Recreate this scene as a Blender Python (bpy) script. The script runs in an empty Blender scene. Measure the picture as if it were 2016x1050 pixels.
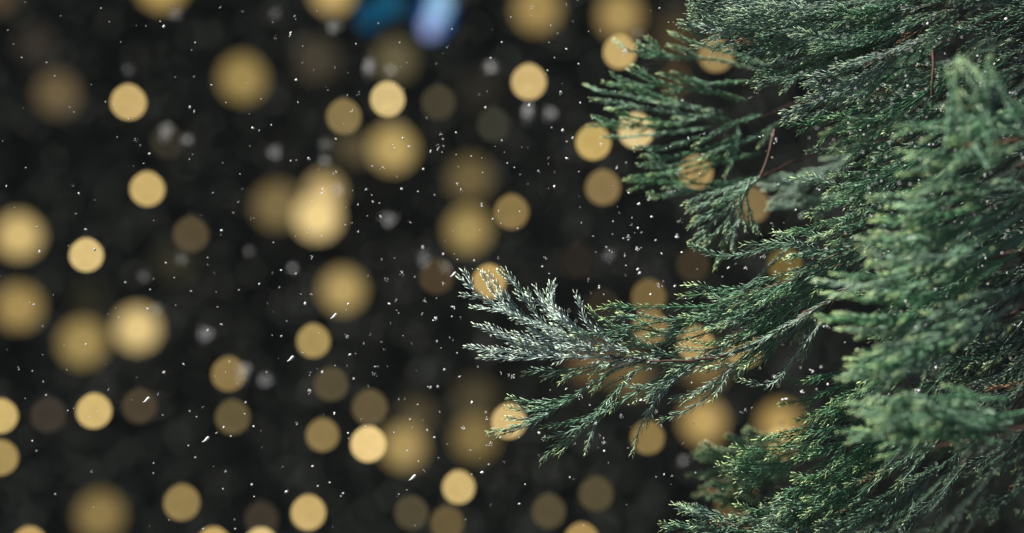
import bpy, bmesh, math, random
import numpy as np
from mathutils import Vector, Matrix

rnd = random.Random(11)
nr = np.random.default_rng(5)
scene = bpy.context.scene
COL = scene.collection
R = math.radians

# ------------------------------------------------------------------ camera
W, H = 2016, 1050
SENSOR, LENS = 36.0, 50.0
CAMZ = 1.5
FW = SENSOR / LENS                      # frame width at one metre


def at(px, py, d):
    """point of the place seen at a pixel of the photograph, d metres away"""
    return np.array([(px - W / 2) / W * FW * d, d, CAMZ - (py - H / 2) / W * FW * d])


def mm(px, d=1.0):
    return px / W * FW * d


cam_d = bpy.data.cameras.new('camera')
cam = bpy.data.objects.new('camera', cam_d)
COL.objects.link(cam)
cam.location = (0, 0, CAMZ)
cam.rotation_euler = (R(90), 0, 0)
cam_d.lens = LENS
cam_d.sensor_width = SENSOR
cam_d.clip_start = 0.05
cam_d.clip_end = 500
cam_d.dof.use_dof = True
cam_d.dof.focus_distance = 1.0
cam_d.dof.aperture_fstop = 1.95
scene.camera = cam


# ------------------------------------------------------------------ helpers
def tag(o, label=None, cat=None, group=None, kind=None):
    if label: o['label'] = label
    if cat: o['category'] = cat
    if group: o['group'] = group
    if kind: o['kind'] = kind
    return o


def empty(name, loc=(0, 0, 0)):
    o = bpy.data.objects.new(name, None)
    COL.objects.link(o)
    o.location = loc
    o.empty_display_size = 0.02
    return o


def link_mesh(name, me, mats=(), parent=None, loc=None):
    for m in mats:
        if m: me.materials.append(m)
    o = bpy.data.objects.new(name, me)
    COL.objects.link(o)
    if parent: o.parent = parent
    if loc is not None: o.location = loc
    return o


def np_mesh(name, verts, loops, sizes, colors=None, smooth=False):
    me = bpy.data.meshes.new(name)
    me.vertices.add(len(verts))
    me.vertices.foreach_set('co', np.asarray(verts, np.float32).ravel())
    loops = np.asarray(loops, np.int32)
    sizes = np.asarray(sizes, np.int32)
    me.loops.add(len(loops))
    me.loops.foreach_set('vertex_index', loops)
    me.polygons.add(len(sizes))
    starts = np.concatenate([[0], np.cumsum(sizes)[:-1]]).astype(np.int32)
    me.polygons.foreach_set('loop_start', starts)
    me.update(calc_edges=True)
    if colors is not None:
        a = me.color_attributes.new('leaf_tint', 'FLOAT_COLOR', 'POINT')
        c = np.ones((len(verts), 4), np.float32)
        c[:, :3] = colors
        a.data.foreach_set('color', c.ravel())
    if smooth:
        me.polygons.foreach_set('use_smooth', np.ones(len(sizes), bool))
    me.validate()
    return me


# ------------------------------------------------------------------ materials
def mat(name):
    m = bpy.data.materials.new(name)
    m.use_nodes = True
    nt = m.node_tree
    return m, nt, nt.nodes['Principled BSDF']


def noise(nt, scale, detail=3, coord='Object'):
    tc = nt.nodes.new('ShaderNodeTexCoord')
    n = nt.nodes.new('ShaderNodeTexNoise')
    n.inputs['Scale'].default_value = scale
    n.inputs['Detail'].default_value = detail
    nt.links.new(tc.outputs[coord], n.inputs['Vector'])
    return n


def ramp(nt, src, stops):
    r = nt.nodes.new('ShaderNodeValToRGB')
    e = r.color_ramp.elements
    e[0].position, e[0].color = stops[0][0], (*stops[0][1], 1)
    e[1].position, e[1].color = stops[-1][0], (*stops[-1][1], 1)
    for p, c in stops[1:-1]:
        x = e.new(p)
        x.color = (*c, 1)
    nt.links.new(src, r.inputs['Fac'])
    return r


def leaf_material():
    m, nt, b = mat('conifer_leaf')
    at_ = nt.nodes.new('ShaderNodeAttribute')
    at_.attribute_name = 'leaf_tint'
    n = noise(nt, 120, 3)
    r = ramp(nt, n.outputs['Fac'], [(0.3, (.7, .7, .7)), (0.7, (1.25, 1.25, 1.25))])
    mx = nt.nodes.new('ShaderNodeMix')
    mx.data_type = 'RGBA'
    mx.blend_type = 'MULTIPLY'
    mx.inputs[0].default_value = 1
    nt.links.new(at_.outputs['Color'], mx.inputs[6])
    nt.links.new(r.outputs['Color'], mx.inputs[7])
    nt.links.new(mx.outputs[2], b.inputs['Base Color'])
    b.inputs['Roughness'].default_value = 0.36
    b.inputs['Specular IOR Level'].default_value = 0.7
    return m


def wood_material():
    m, nt, b = mat('reddish_bark')
    n = noise(nt, 260, 5)
    r = ramp(nt, n.outputs['Fac'], [(0.3, (.035, .018, .012)), (0.7, (.10, .046, .03))])
    nt.links.new(r.outputs['Color'], b.inputs['Base Color'])
    b.inputs['Roughness'].default_value = 0.7
    bump = nt.nodes.new('ShaderNodeBump')
    bump.inputs['Strength'].default_value = 0.5
    bump.inputs['Distance'].default_value = 0.001
    nt.links.new(n.outputs['Fac'], bump.inputs['Height'])
    nt.links.new(bump.outputs['Normal'], b.inputs['Normal'])
    return m


def snow_material():
    m, nt, b = mat('snow')
    n = noise(nt, 5, 3)
    r = ramp(nt, n.outputs['Fac'], [(0.3, (.78, .77, .74)), (0.7, (.93, .92, .9))])
    nt.links.new(r.outputs['Color'], b.inputs['Base Color'])
    b.inputs['Roughness'].default_value = 0.5
    b.inputs['Specular IOR Level'].default_value = 0.3
    return m


def lamp_material():
    m = bpy.data.materials.new('glowing_globe')
    m.use_nodes = True
    nt = m.node_tree
    nt.nodes.remove(nt.nodes['Principled BSDF'])
    out = nt.nodes['Material Output']
    em = nt.nodes.new('ShaderNodeEmission')
    oi = nt.nodes.new('ShaderNodeObjectInfo')
    n = noise(nt, 3.0, 1, 'Generated')
    r = ramp(nt, n.outputs['Fac'], [(0.25, (.9, .89, .87)), (0.75, (1.08, 1.08, 1.1))])
    mx = nt.nodes.new('ShaderNodeMix')
    mx.data_type = 'RGBA'
    mx.blend_type = 'MULTIPLY'
    mx.inputs[0].default_value = 1
    nt.links.new(oi.outputs['Color'], mx.inputs[6])
    nt.links.new(r.outputs['Color'], mx.inputs[7])
    nt.links.new(mx.outputs[2], em.inputs['Color'])
    em.inputs['Strength'].default_value = 1.0
    nt.links.new(em.outputs[0], out.inputs['Surface'])
    return m


def cap_material():
    m, nt, b = mat('dark_socket')
    n = noise(nt, 40, 2)
    r = ramp(nt, n.outputs['Fac'], [(0.3, (.008, .009, .008)), (0.7, (.016, .017, .016))])
    nt.links.new(r.outputs['Color'], b.inputs['Base Color'])
    b.inputs['Roughness'].default_value = 0.6
    return m


def water_material():
    m, nt, b = mat('water_drop')
    b.inputs['Base Color'].default_value = (1, 1, 1, 1)
    b.inputs['Roughness'].default_value = 0.02
    b.inputs['IOR'].default_value = 1.33
    b.inputs['Transmission Weight'].default_value = 1.0
    return m


LEAF, WOOD, SNOW, GLOW, CAP, WATER = (leaf_material(), wood_material(), snow_material(),
                                      lamp_material(), cap_material(), water_material())

# ------------------------------------------------------------------ conifer shoots
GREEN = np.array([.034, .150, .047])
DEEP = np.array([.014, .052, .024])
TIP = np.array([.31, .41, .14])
FROST = np.array([.42, .50, .465])


def smooth_path(pts, step):
    """Catmull-Rom through pts, resampled every `step` metres; returns points, tangents, arc"""
    P = np.asarray(pts, float)
    if len(P) == 2:
        P = np.array([P[0], (P[0] + P[1]) / 2, P[1]])
    Q = np.vstack([2 * P[0] - P[1], P, 2 * P[-1] - P[-2]])
    out = []
    t = np.linspace(0, 1, 10, endpoint=False)[:, None]
    for i in range(1, len(Q) - 2):
        a, b, c, d = Q[i - 1], Q[i], Q[i + 1], Q[i + 2]
        out.append(0.5 * ((2 * b) + (-a + c) * t + (2 * a - 5 * b + 4 * c - d) * t ** 2 + (-a + 3 * b - 3 * c + d) * t ** 3))
    C = np.vstack(out + [P[-1:]])
    seg = np.linalg.norm(np.diff(C, axis=0), axis=1)
    s = np.concatenate([[0], np.cumsum(seg)])
    n = max(3, int(s[-1] / step) + 1)
    ss = np.linspace(0, s[-1], n)
    X = np.stack([np.interp(ss, s, C[:, k]) for k in range(3)], 1)
    T = np.gradient(X, axis=0)
    T /= np.linalg.norm(T, axis=1)[:, None] + 1e-12
    return X, T, ss


class Branch:
    """one limb of the tree: wood in one mesh, its foliage in another"""

    def __init__(self):
        self.leaf = []      # p, T, Rv, L, w, ang, col
        self.tube_v, self.tube_l, self.tube_s, self.tube_c = [], [], [], []
        self.nv = 0
        self.wood_v, self.wood_l, self.wood_s = [], [], []
        self.wn = 0

    def _tube(self, X, T, rad, k):
        ref = np.array([0.13, -0.9, 0.4])
        N = ref - (T @ ref)[:, None] * T
        N /= np.linalg.norm(N, axis=1)[:, None] + 1e-9
        B = np.cross(T, N)
        a = np.arange(k) / k * 2 * np.pi
        V = X[:, None] + rad[:, None, None] * (np.cos(a)[None, :, None] * N[:, None] + np.sin(a)[None, :, None] * B[:, None])
        n = len(X)
        i = np.arange(n - 1)[:, None] * k
        j = np.arange(k)[None]
        j2 = (j + 1) % k
        F = np.stack([i + j, i + j2, i + k + j2, i + k + j], -1).reshape(-1, 4)
        return V.reshape(-1, 3), F

    def wood(self, pts, r0, r1, k=7):
        X, T, s = smooth_path(pts, 0.008)
        wob = nr.normal(0, 0.0006, X.shape)
        rad = np.interp(s, [0, s[-1]], [r0, r1]) * (1 + nr.normal(0, .06, len(X)))
        V, F = self._tube(X + wob, T, rad, k)
        self.wood_v.append(V)
        self.wood_l.append(F + self.wn)
        self.wn += len(V)

    def shoot(self, pts, frost=0.0, tip=1.0, L=0.0060, w=0.0009, step=0.0022, ang=29, dark=0.0, bare=0.0):
        """a leafy cord; pts run from the base to the tip"""
        X, T, s = smooth_path(pts, step)
        n = len(X)
        tot = s[-1]
        ft = tot - s
        ref = np.array([0.0, -1.0, 0.2]) + nr.normal(0, .22, 3)
        N = ref - (T @ ref)[:, None] * T
        N /= np.linalg.norm(N, axis=1)[:, None] + 1e-9
        B = np.cross(T, N)
        # stem, green
        rad = np.clip(0.00035 + ft * 0.006, 0.00035, 0.0011)
        V, F = self._tube(X, T, rad, 5)
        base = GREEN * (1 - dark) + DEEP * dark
        sc = np.repeat((base * .9)[None] * (1 - frost) + FROST[None] * frost * .8, n, 0)
        brown = np.clip((ft - 0.07) / 0.05, 0, 1)[:, None]
        sc = sc * (1 - brown) + np.array([.075, .05, .03]) * brown
        self.tube_v.append(V)
        self.tube_l.append(F + self.nv)
        self.tube_c.append(np.repeat(sc, 5, 0))
        self.nv += len(V)
        keep = s >= bare
        # crossed pairs: wide lateral leaves, then short leaves pressed to the cord
        tw = nr.normal(0, .3)
        odd = np.arange(n) % 4 == 3
        dead = dark > .15 and rnd.random() < .018
        for half in (0, 1):
            ph = tw + np.where(odd, np.pi / 2, 0) + half * np.pi + nr.normal(0, .3, n)
            off = nr.normal(0, .0005, n)[:, None] * T + (half * step * .45) * T
            Rv = np.cos(ph)[:, None] * B + np.sin(ph)[:, None] * N
            near = np.exp(-(ft / 0.005) ** 2)
            ln = L * nr.uniform(.75, 1.15, n) * (1 - .4 * near) * np.clip(.6 + s / .01, .6, 1) * np.where(odd, .8, 1)
            an = np.radians(ang * nr.uniform(.8, 1.25, n) * np.where(odd, .6, 1)) * (1 - .15 * near)
            wd = w * nr.uniform(.85, 1.2, n) * (1 + .3 * near)
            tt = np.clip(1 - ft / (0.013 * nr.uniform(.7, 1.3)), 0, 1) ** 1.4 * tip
            c = base[None] * nr.uniform(.7, 1.35, n)[:, None]
            fr = np.clip(frost * nr.uniform(.7, 1.25, n), 0, 1)[:, None]
            c = c * (1 - fr) + FROST[None] * fr * nr.uniform(.75, 1.2, n)[:, None]
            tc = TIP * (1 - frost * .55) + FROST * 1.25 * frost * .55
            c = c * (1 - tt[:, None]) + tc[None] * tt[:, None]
            if dead: c = np.array([.17, .075, .03])[None] * nr.uniform(.6, 1.3, n)[:, None]
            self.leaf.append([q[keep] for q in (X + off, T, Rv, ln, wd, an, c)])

    def spray(self, pts, side=0.016, smax=0.045, sang=27, frost=0.0, tip=1.0, dark=0.0, start=0.0, fill=1.0, flat=.35, sub=False, **kw):
        """axis with side shoots to both sides; pts from base to tip"""
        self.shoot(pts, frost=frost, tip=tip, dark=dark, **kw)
        X, T, s = smooth_path(pts, 0.002)
        tot = s[-1]
        d = start + side * rnd.uniform(.4, 1)
        sg = rnd.choice((-1, 1))
        while d < tot - 0.007:
            if rnd.random() < fill:
                i = int(np.searchsorted(s, d).clip(0, len(X) - 1))
                p, t = X[i], T[i]
                rem = tot - d
                ln = min(smax, rem * .62 + .006) * rnd.uniform(.6, 1.12)
                nrm = np.array([0, -1.0, 0]) + nr.normal(0, flat, 3)
                sd = np.cross(t, nrm)
                sd /= np.linalg.norm(sd) + 1e-9
                a = R(sang * rnd.uniform(.75, 1.25))
                d0 = math.cos(a) * t + sg * math.sin(a) * sd
                a2 = a * rnd.uniform(.35, .8)
                d1 = math.cos(a2) * t + sg * math.sin(a2) * sd
                sag = np.array([0, 0, -1]) * ln * rnd.uniform(-.02, .08)
                q = [p, p + d0 * ln * .45, p + d0 * ln * .45 + d1 * ln * .55 + sag]
                if sub and ln > .02:
                    self.spray(q, side=side * .75, smax=ln * .5, sang=sang, frost=frost, tip=tip, dark=dark, start=.004, flat=flat, **kw)
                else:
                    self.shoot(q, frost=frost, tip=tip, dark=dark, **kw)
            sg = -sg
            d += side * rnd.uniform(.6, 1.4)

    def build(self, tree, label=None):
        # foliage
        cat = [np.concatenate([l[k] for l in self.leaf]) for k in range(7)]
        p, T, Rv, ln, wd, an, c = cat
        n = len(p)
        Wv = np.cross(T, Rv)
        D = np.cos(an)[:, None] * T + np.sin(an)[:, None] * Rv
        O = np.cross(Wv, D)
        O *= np.sign(np.einsum('ij,ij->i', O, Rv))[:, None]
        b = p + Rv * .00025
        l1, w1 = ln[:, None], wd[:, None]
        tipv = b + D * l1 + T * l1 * .1 + nr.normal(0, .00012, (n, 3))
        mid = b + D * l1 * .34 + O * l1 * .035
        V = np.stack([b - Wv * w1 * .42, b + Wv * w1 * .42, b + O * w1 * .3,
                      mid - Wv * w1 * .44, mid + Wv * w1 * .44, mid + O * w1 * .4, tipv], 1)
        fq = np.array([[0, 1, 4, 3], [1, 2, 5, 4], [2, 0, 3, 5]])
        ft = np.array([[3, 4, 6], [4, 5, 6], [5, 3, 6]])
        off = (np.arange(n) * 7)[:, None, None]
        lq = (fq[None] + off).reshape(-1)
        lt = (ft[None] + off).reshape(-1)
        V = V.reshape(-1, 3)
        # leaf colours: bright sheen painted in, tip paler and base darker
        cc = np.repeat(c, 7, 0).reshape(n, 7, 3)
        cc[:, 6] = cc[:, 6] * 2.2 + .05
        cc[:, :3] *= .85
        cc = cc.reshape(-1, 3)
        tv = np.concatenate(self.tube_v)
        tl = np.concatenate(self.tube_l)
        tc = np.concatenate(self.tube_c)
        verts = np.concatenate([V, tv])
        loops = np.concatenate([lq, lt, (tl + len(V)).ravel()])
        sizes = np.concatenate([np.full(n * 3, 4), np.full(n * 3, 3), np.full(len(tl), 4)])
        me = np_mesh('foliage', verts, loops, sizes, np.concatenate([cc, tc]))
        wv = np.concatenate(self.wood_v)
        wl = np.concatenate(self.wood_l)
        wm = np_mesh('branch', wv, wl.ravel(), np.full(len(wl), 4), smooth=True)
        br = link_mesh('branch', wm, [WOOD], tree)
        if label: br['label'] = label
        link_mesh('foliage', me, [LEAF], br)
        return n


TRUNK = np.array([0.82, 1.22])


def px_path(flat, d0, d1=None, wob=0.006):
    """pixel pairs written from the TIP back to the root -> metres, base first"""
    pts = [(flat[i], flat[i + 1]) for i in range(0, len(flat), 2)]
    d1 = d0 if d1 is None else d1
    n = len(pts)
    out = [at(x, y, d0 + (d1 - d0) * i / max(1, n - 1) + rnd.uniform(-wob, wob)) for i, (x, y) in enumerate(pts)]
    return out[::-1]


tree = empty('conifer_tree', (TRUNK[0], TRUNK[1], 0))
tag(tree, 'evergreen conifer with drooping feathery green branches filling the right side', 'tree')
bpy.context.view_layer.update()


def limb(br, px, py, d, r1=.0014, r0=.006, dz=.05):
    """a limb from the trunk, out of the frame on the right, to the root of the sprays"""
    e = at(px, py, d)
    s = np.array([TRUNK[0] - .03, TRUNK[1], e[2] + dz])
    br.wood([s, s * .55 + e * .45 + np.array([0, .07, .012]), e], r0, r1)
    return e


BR = []

# --- 1. the sharp branch that reaches furthest left: frosted fan, centre and drooping shoots
b = Branch()
limb(b, 1690, 555, 1.02, .0018)
b.wood([at(1690, 555, 1.02), at(1640, 590, 1.012), at(1590, 618, 1.005), at(1500, 672, 1.0), at(1400, 705, 1.0), at(1290, 712, 1.0)], .002, .0008)
fan = [
    (.85, [903, 545, 960, 592, 1030, 628, 1110, 668, 1200, 700, 1290, 712]),
    (.8, [948, 535, 975, 580, 1015, 620, 1060, 645]),
    (.8, [963, 540, 1000, 590, 1035, 628]),
    (.85, [930, 605, 985, 612, 1050, 632, 1110, 660]),
    (.7, [995, 530, 1027, 575, 1060, 625, 1105, 660, 1170, 690]),
    (.95, [1092, 556, 1088, 600, 1110, 632, 1150, 662, 1210, 692]),
    (.95, [1055, 566, 1075, 605, 1115, 640, 1165, 675]),
    (.95, [1062, 590, 1095, 622, 1150, 655]),
    (.95, [1075, 575, 1092, 612, 1130, 640]),
    (.9, [1143, 590, 1152, 630, 1190, 668, 1240, 695]),
    (.9, [920, 682, 980, 692, 1060, 695, 1150, 702, 1250, 708, 1300, 712]),
    (.85, [937, 640, 975, 657, 1020, 676, 1075, 692]),
    (.85, [960, 640, 1000, 660, 1050, 684, 1110, 698]),
    (.85, [945, 703, 1000, 706, 1080, 704, 1160, 704]),
    (.9, [1042, 650, 1090, 670, 1150, 693]),
    (.9, [1010, 655, 1060, 672, 1120, 690]),
    (.9, [1090, 640, 1140, 672, 1200, 700]),
]
for fr, p in fan:
    big = len(p) > 8
    b.spray(px_path(p, 1.0, 1.0, .003), side=.009 if big else .0075, smax=.02 if big else .013, frost=fr * .95, tip=.7, sang=28, L=.005, w=.0011, ang=31, fill=.42, step=.0023)
centre = [
    [1160, 607, 1180, 630, 1217, 645, 1260, 648, 1330, 660],
    [1123, 645, 1150, 655, 1187, 657, 1233, 646, 1300, 634, 1390, 620, 1480, 590],
    [1133, 662, 1187, 660, 1240, 650],
    [1182, 607, 1253, 606, 1333, 605, 1400, 602, 1467, 580, 1560, 552, 1660, 520],
    [1352, 562, 1400, 571, 1467, 566, 1507, 553, 1590, 525, 1690, 482],
    [1393, 580, 1433, 594, 1490, 585, 1560, 560],
    [1343, 623, 1393, 628, 1450, 613, 1510, 595, 1600, 560],
    [1280, 663, 1317, 661, 1370, 650, 1430, 630, 1500, 605],
    [1220, 684, 1283, 679, 1350, 668, 1420, 648],
    [1363, 672, 1417, 679, 1470, 665, 1540, 632],
    [1397, 650, 1460, 634, 1520, 612, 1600, 575],
    [1467, 582, 1530, 575, 1600, 545, 1690, 500],
    [1200, 640, 1290, 690, 1340, 705],
    [1330, 690, 1400, 688, 1480, 665, 1560, 625],
    [1430, 690, 1490, 660, 1560, 610, 1640, 560],
    [1420, 640, 1500, 600, 1590, 560, 1680, 500],
    [1480, 640, 1560, 590, 1640, 540, 1720, 480],
    [1440, 610, 1530, 575, 1620, 530, 1720, 470],
    [1470, 720, 1540, 660, 1600, 600, 1680, 540],
    [1500, 690, 1560, 640, 1640, 570, 1720, 500],
    [1440, 665, 1500, 640, 1570, 590, 1650, 545],
]
for p in centre:
    b.spray(px_path(p, 1.0, 1.01, .004), side=.022, smax=.045, frost=rnd.uniform(.05, .3), tip=1.0, fill=.5, sang=19, step=.0027, w=.00105, ang=31)
low = [
    [1290, 716, 1400, 708, 1500, 676, 1590, 622, 1680, 560],
    [1330, 712, 1420, 700, 1520, 660, 1620, 600],
    [1032, 735, 1060, 730, 1087, 731, 1133, 727, 1187, 719, 1233, 709, 1300, 705],
    [1112, 742, 1150, 733, 1200, 718],
    [1003, 782, 1040, 792, 1087, 792, 1123, 783, 1150, 767, 1187, 742, 1227, 722, 1290, 710],
    [1000, 803, 1050, 810, 1097, 800, 1130, 785],
    [1000, 823, 1033, 827, 1067, 818, 1100, 803],
    [963, 852, 1000, 845, 1040, 832, 1080, 815],
    [985, 857, 1030, 842, 1070, 822],
    [1070, 840, 1117, 833, 1160, 820, 1190, 797, 1217, 767, 1250, 735],
    [1068, 907, 1097, 877, 1133, 850, 1160, 828, 1207, 803, 1250, 775, 1300, 743, 1350, 712],
    [1077, 863, 1110, 854, 1145, 840],
    [1103, 893, 1127, 867, 1150, 838],
    [1153, 890, 1163, 857, 1178, 822, 1210, 790],
    [1182, 763, 1217, 750, 1250, 731, 1300, 715],
    [1227, 757, 1253, 763, 1293, 760, 1327, 741, 1367, 717, 1400, 696, 1490, 655],
    [1245, 893, 1257, 850, 1273, 817, 1293, 787, 1320, 757, 1360, 725, 1420, 690],
    [1387, 730, 1433, 720, 1467, 702, 1540, 645],
    [1323, 787, 1360, 776, 1400, 760, 1433, 732, 1475, 700, 1550, 640],
    [1300, 828, 1350, 810, 1393, 781, 1430, 745, 1480, 702, 1560, 640],
    [1450, 742, 1477, 720, 1507, 700, 1550, 660, 1610, 610],
    [1463, 750, 1507, 758, 1531, 749, 1550, 722, 1575, 690, 1618, 634],
    [1250, 790, 1290, 770, 1320, 745, 1360, 715],
    [1330, 745, 1370, 730, 1420, 700],
]
for k, p in enumerate(low):
    b.spray(px_path(p, 1.0, 1.0, .004), side=.02, smax=.022, frost=rnd.uniform(.15, .5), tip=1.0, fill=.3, sang=22, step=.0027, w=.00105, ang=31)
BR.append((b, 'sharp frosted branch reaching left into the dark'))

# --- 2. softly blurred green sprays, upper middle, just behind the focus
b = Branch()
limb(b, 1560, 205, 1.16, .001, .006)
b.wood([at(1560, 205, 1.16), at(1500, 230, 1.13), at(1445, 243, 1.11)], .001, .0007)
b.wood([at(1527, 252, 1.055), at(1517, 290, 1.055), at(1500, 348, 1.06)], .0016, .0012)
up = [
    [1210, 80, 1233, 97, 1267, 107, 1317, 113, 1367, 114, 1440, 125, 1540, 160],
    [1253, 88, 1283, 104, 1320, 112],
    [1322, 65, 1353, 80, 1393, 93, 1433, 104, 1520, 130],
    [1238, 137, 1283, 157, 1333, 173, 1400, 180, 1470, 200],
    [1300, 145, 1350, 160, 1400, 165, 1470, 160],
    [1153, 167, 1187, 181, 1233, 187, 1283, 198, 1400, 218, 1450, 240],
    [1193, 163, 1240, 174, 1290, 190, 1350, 205],
    [1203, 145, 1230, 160, 1280, 180],
    [1167, 197, 1217, 204, 1267, 214, 1350, 228, 1440, 240],
    [1167, 228, 1200, 240, 1260, 247, 1350, 246],
    [1203, 217, 1240, 230, 1300, 238],
    [1190, 247, 1230, 252, 1300, 250],
    [1200, 272, 1240, 270, 1310, 262, 1400, 250],
    [1333, 197, 1367, 213, 1430, 235],
    [1367, 287, 1417, 258, 1443, 244, 1500, 228],
    [1383, 312, 1433, 288, 1483, 273, 1540, 240],
    [1257, 325, 1300, 331, 1367, 314, 1440, 285],
    [1267, 307, 1333, 309, 1400, 290, 1460, 265],
    [1240, 350, 1300, 342, 1370, 325, 1450, 300],
    [1427, 347, 1450, 300, 1453, 247],
    [1250, 290, 1310, 290, 1380, 270],
    [1233, 355, 1290, 358, 1350, 362, 1440, 360, 1510, 340],
    [1283, 390, 1333, 381, 1400, 372, 1480, 350],
    [1280, 345, 1340, 345, 1420, 320, 1500, 300],
]
for p in up:
    b.spray(px_path(p, rnd.uniform(1.07, 1.11), 1.12, .01), side=.016, smax=.026, frost=rnd.uniform(.05, .35), tip=.95, dark=-.3, fill=.28, sang=24, L=.0052, ang=27, w=.0010, step=.0022)
BR.append((b, 'soft focus green branch at the upper middle'))

# --- 3. hanging fan under it
b = Branch()
limb(b, 1620, 300, 1.16, .0014, .006)
b.wood([at(1620, 300, 1.16), at(1550, 325, 1.11), at(1490, 355, 1.07)], .001, .0007)
hang = [
    [1367, 415, 1400, 402, 1440, 388, 1490, 355],
    [1373, 438, 1410, 415, 1450, 390, 1490, 355],
    [1360, 475, 1395, 445, 1430, 415, 1470, 372, 1500, 345],
    [1387, 487, 1415, 455, 1440, 425, 1465, 380],
    [1408, 528, 1430, 480, 1450, 440, 1462, 390, 1480, 350],
    [1440, 490, 1452, 440, 1462, 390],
    [1485, 455, 1478, 420, 1470, 390, 1475, 360],
    [1440, 585, 1480, 560, 1520, 520, 1560, 480],
    [1350, 400, 1390, 385, 1440, 370, 1490, 350],
]
for p in hang:
    b.spray(px_path(p, 1.055, 1.06, .006), side=.015, smax=.026, frost=rnd.uniform(.15, .4), tip=.8, fill=.4, sang=24, L=.0054, ang=25, w=.0011)
BR.append((b, None))

# --- 4. pale frosted clump far behind, centre right
b = Branch()
limb(b, 1740, 330, 1.3)
for k in range(10):
    x, y = rnd.uniform(1490, 1590), rnd.uniform(345, 430)
    L = rnd.uniform(110, 190)
    a = R(rnd.uniform(8, 40))
    p = [x, y, x + L * .5 * math.cos(a - .2), y - L * .5 * math.sin(a - .2), x + L * math.cos(a) + 20, y - L * math.sin(a)]
    b.spray(px_path(p, rnd.uniform(1.12, 1.17), 1.18, .01), side=.02, smax=.03, frost=rnd.uniform(.25, .7), tip=.4, w=.0013, L=.005, sang=20, fill=.6)
BR.append((b, 'pale frosted shoots out of focus behind the hanging fan'))

# --- 5. top: frosted blue green sprays running right
b = Branch()
limb(b, 1850, -30, 1.03, dz=.08)
b.wood([at(1850, -30, 1.03), at(1700, -25, 1.02), at(1580, -5, 1.01)], .0024, .0014)
top = [
    [1340, 52, 1375, 48, 1430, 45, 1500, 48, 1600, 40, 1720, 20],
    [1345, 45, 1380, 60, 1440, 62, 1520, 60, 1640, 50],
    [1350, 60, 1390, 72, 1450, 75, 1540, 78, 1660, 60],
    [1355, 5, 1400, 10, 1460, 16, 1540, 20, 1640, 12],
    [1365, 22, 1395, 45, 1440, 55, 1500, 56],
    [1362, 20, 1410, 28, 1470, 34, 1560, 34, 1660, 20],
    [1375, -8, 1430, 2, 1500, 8, 1600, 0],
    [1410, 95, 1450, 92, 1510, 88, 1600, 75, 1720, 50],
    [1405, 98, 1440, 85, 1500, 72, 1580, 62],
    [1475, 118, 1500, 105, 1550, 98, 1640, 88, 1760, 55],
    [1480, 100, 1530, 95, 1600, 80, 1700, 60],
    [1475, 160, 1510, 150, 1560, 135, 1640, 110, 1740, 75],
    [1490, 135, 1540, 125, 1600, 112, 1700, 85],
    [1490, 165, 1540, 160, 1600, 140, 1680, 108],
    [1440, 20, 1520, 40, 1620, 42, 1740, 30, 1860, 5],
    [1440, 40, 1500, 42, 1600, 52, 1720, 42, 1860, 10],
    [1560, 70, 1640, 72, 1740, 55, 1850, 20],
    [1600, 95, 1660, 88, 1760, 66, 1880, 20],
    [1500, 10, 1580, 18, 1680, 8, 1780, -10],
    [1560, 30, 1650, 28, 1760, 10, 1860, -20],
]
for p in top:
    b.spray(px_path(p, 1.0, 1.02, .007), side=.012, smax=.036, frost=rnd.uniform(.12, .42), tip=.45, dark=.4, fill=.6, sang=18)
top2 = [
    [1540, 222, 1575, 215, 1620, 200, 1680, 172, 1740, 128, 1800, 90, 1880, 50],
    [1568, 230, 1610, 222, 1660, 195, 1710, 160, 1760, 115],
    [1572, 195, 1620, 188, 1680, 160, 1740, 122],
    [1580, 166, 1620, 155, 1680, 135, 1740, 112, 1800, 80],
    [1592, 198, 1640, 178, 1700, 150],
    [1597, 172, 1650, 176, 1700, 150],
    [1668, 200, 1700, 185, 1730, 150, 1770, 105],
    [1640, 132, 1700, 125, 1770, 95],
]
for p in top2:
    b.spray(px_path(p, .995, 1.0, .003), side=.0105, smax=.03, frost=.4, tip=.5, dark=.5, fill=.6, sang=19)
top3 = [[1705, 230, 1740, 212, 1790, 180, 1830, 155, 1900, 110], [1730, 186, 1760, 190, 1800, 178], [1705, 215, 1760, 200, 1830, 175, 1930, 130]]
for p in top3:
    b.spray(px_path(p, 1.0, 1.01, .004), side=.012, smax=.034, frost=.2, tip=.8, dark=.4)
BR.append((b, 'blue green frosted branch along the top edge'))

# --- 6. right middle, sharp, running left and down
b = Branch()
limb(b, 1985, 300, 1.06)
mid = [
    [1590, 423, 1635, 405, 1675, 398, 1725, 380, 1800, 345, 1900, 300],
    [1545, 463, 1591, 450, 1641, 437, 1695, 430, 1780, 400, 1880, 360],
    [1511, 477, 1558, 480, 1608, 493, 1660, 500, 1750, 480],
    [1358, 483, 1393, 497, 1427, 505, 1483, 498, 1507, 492, 1580, 480, 1680, 460, 1780, 420],
    [1600, 470, 1660, 455, 1720, 430, 1800, 395],
    [1650, 375, 1700, 365, 1760, 340, 1850, 300],
    [1565, 352, 1620, 360, 1680, 372, 1740, 360, 1800, 330],
    [1655, 302, 1700, 295, 1750, 280, 1820, 240, 1900, 190],
    [1680, 325, 1730, 320, 1800, 300, 1880, 260],
    [1640, 345, 1720, 340, 1780, 318, 1860, 270],
    [1620, 440, 1690, 425, 1750, 395, 1850, 350],
]
for p in mid:
    b.spray(px_path(p, 1.0, 1.02, .008), side=.02, smax=.05, frost=rnd.uniform(.08, .35), tip=.9, dark=.1, fill=.65, sang=18, step=.0027, w=.00105, ang=31)
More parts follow.
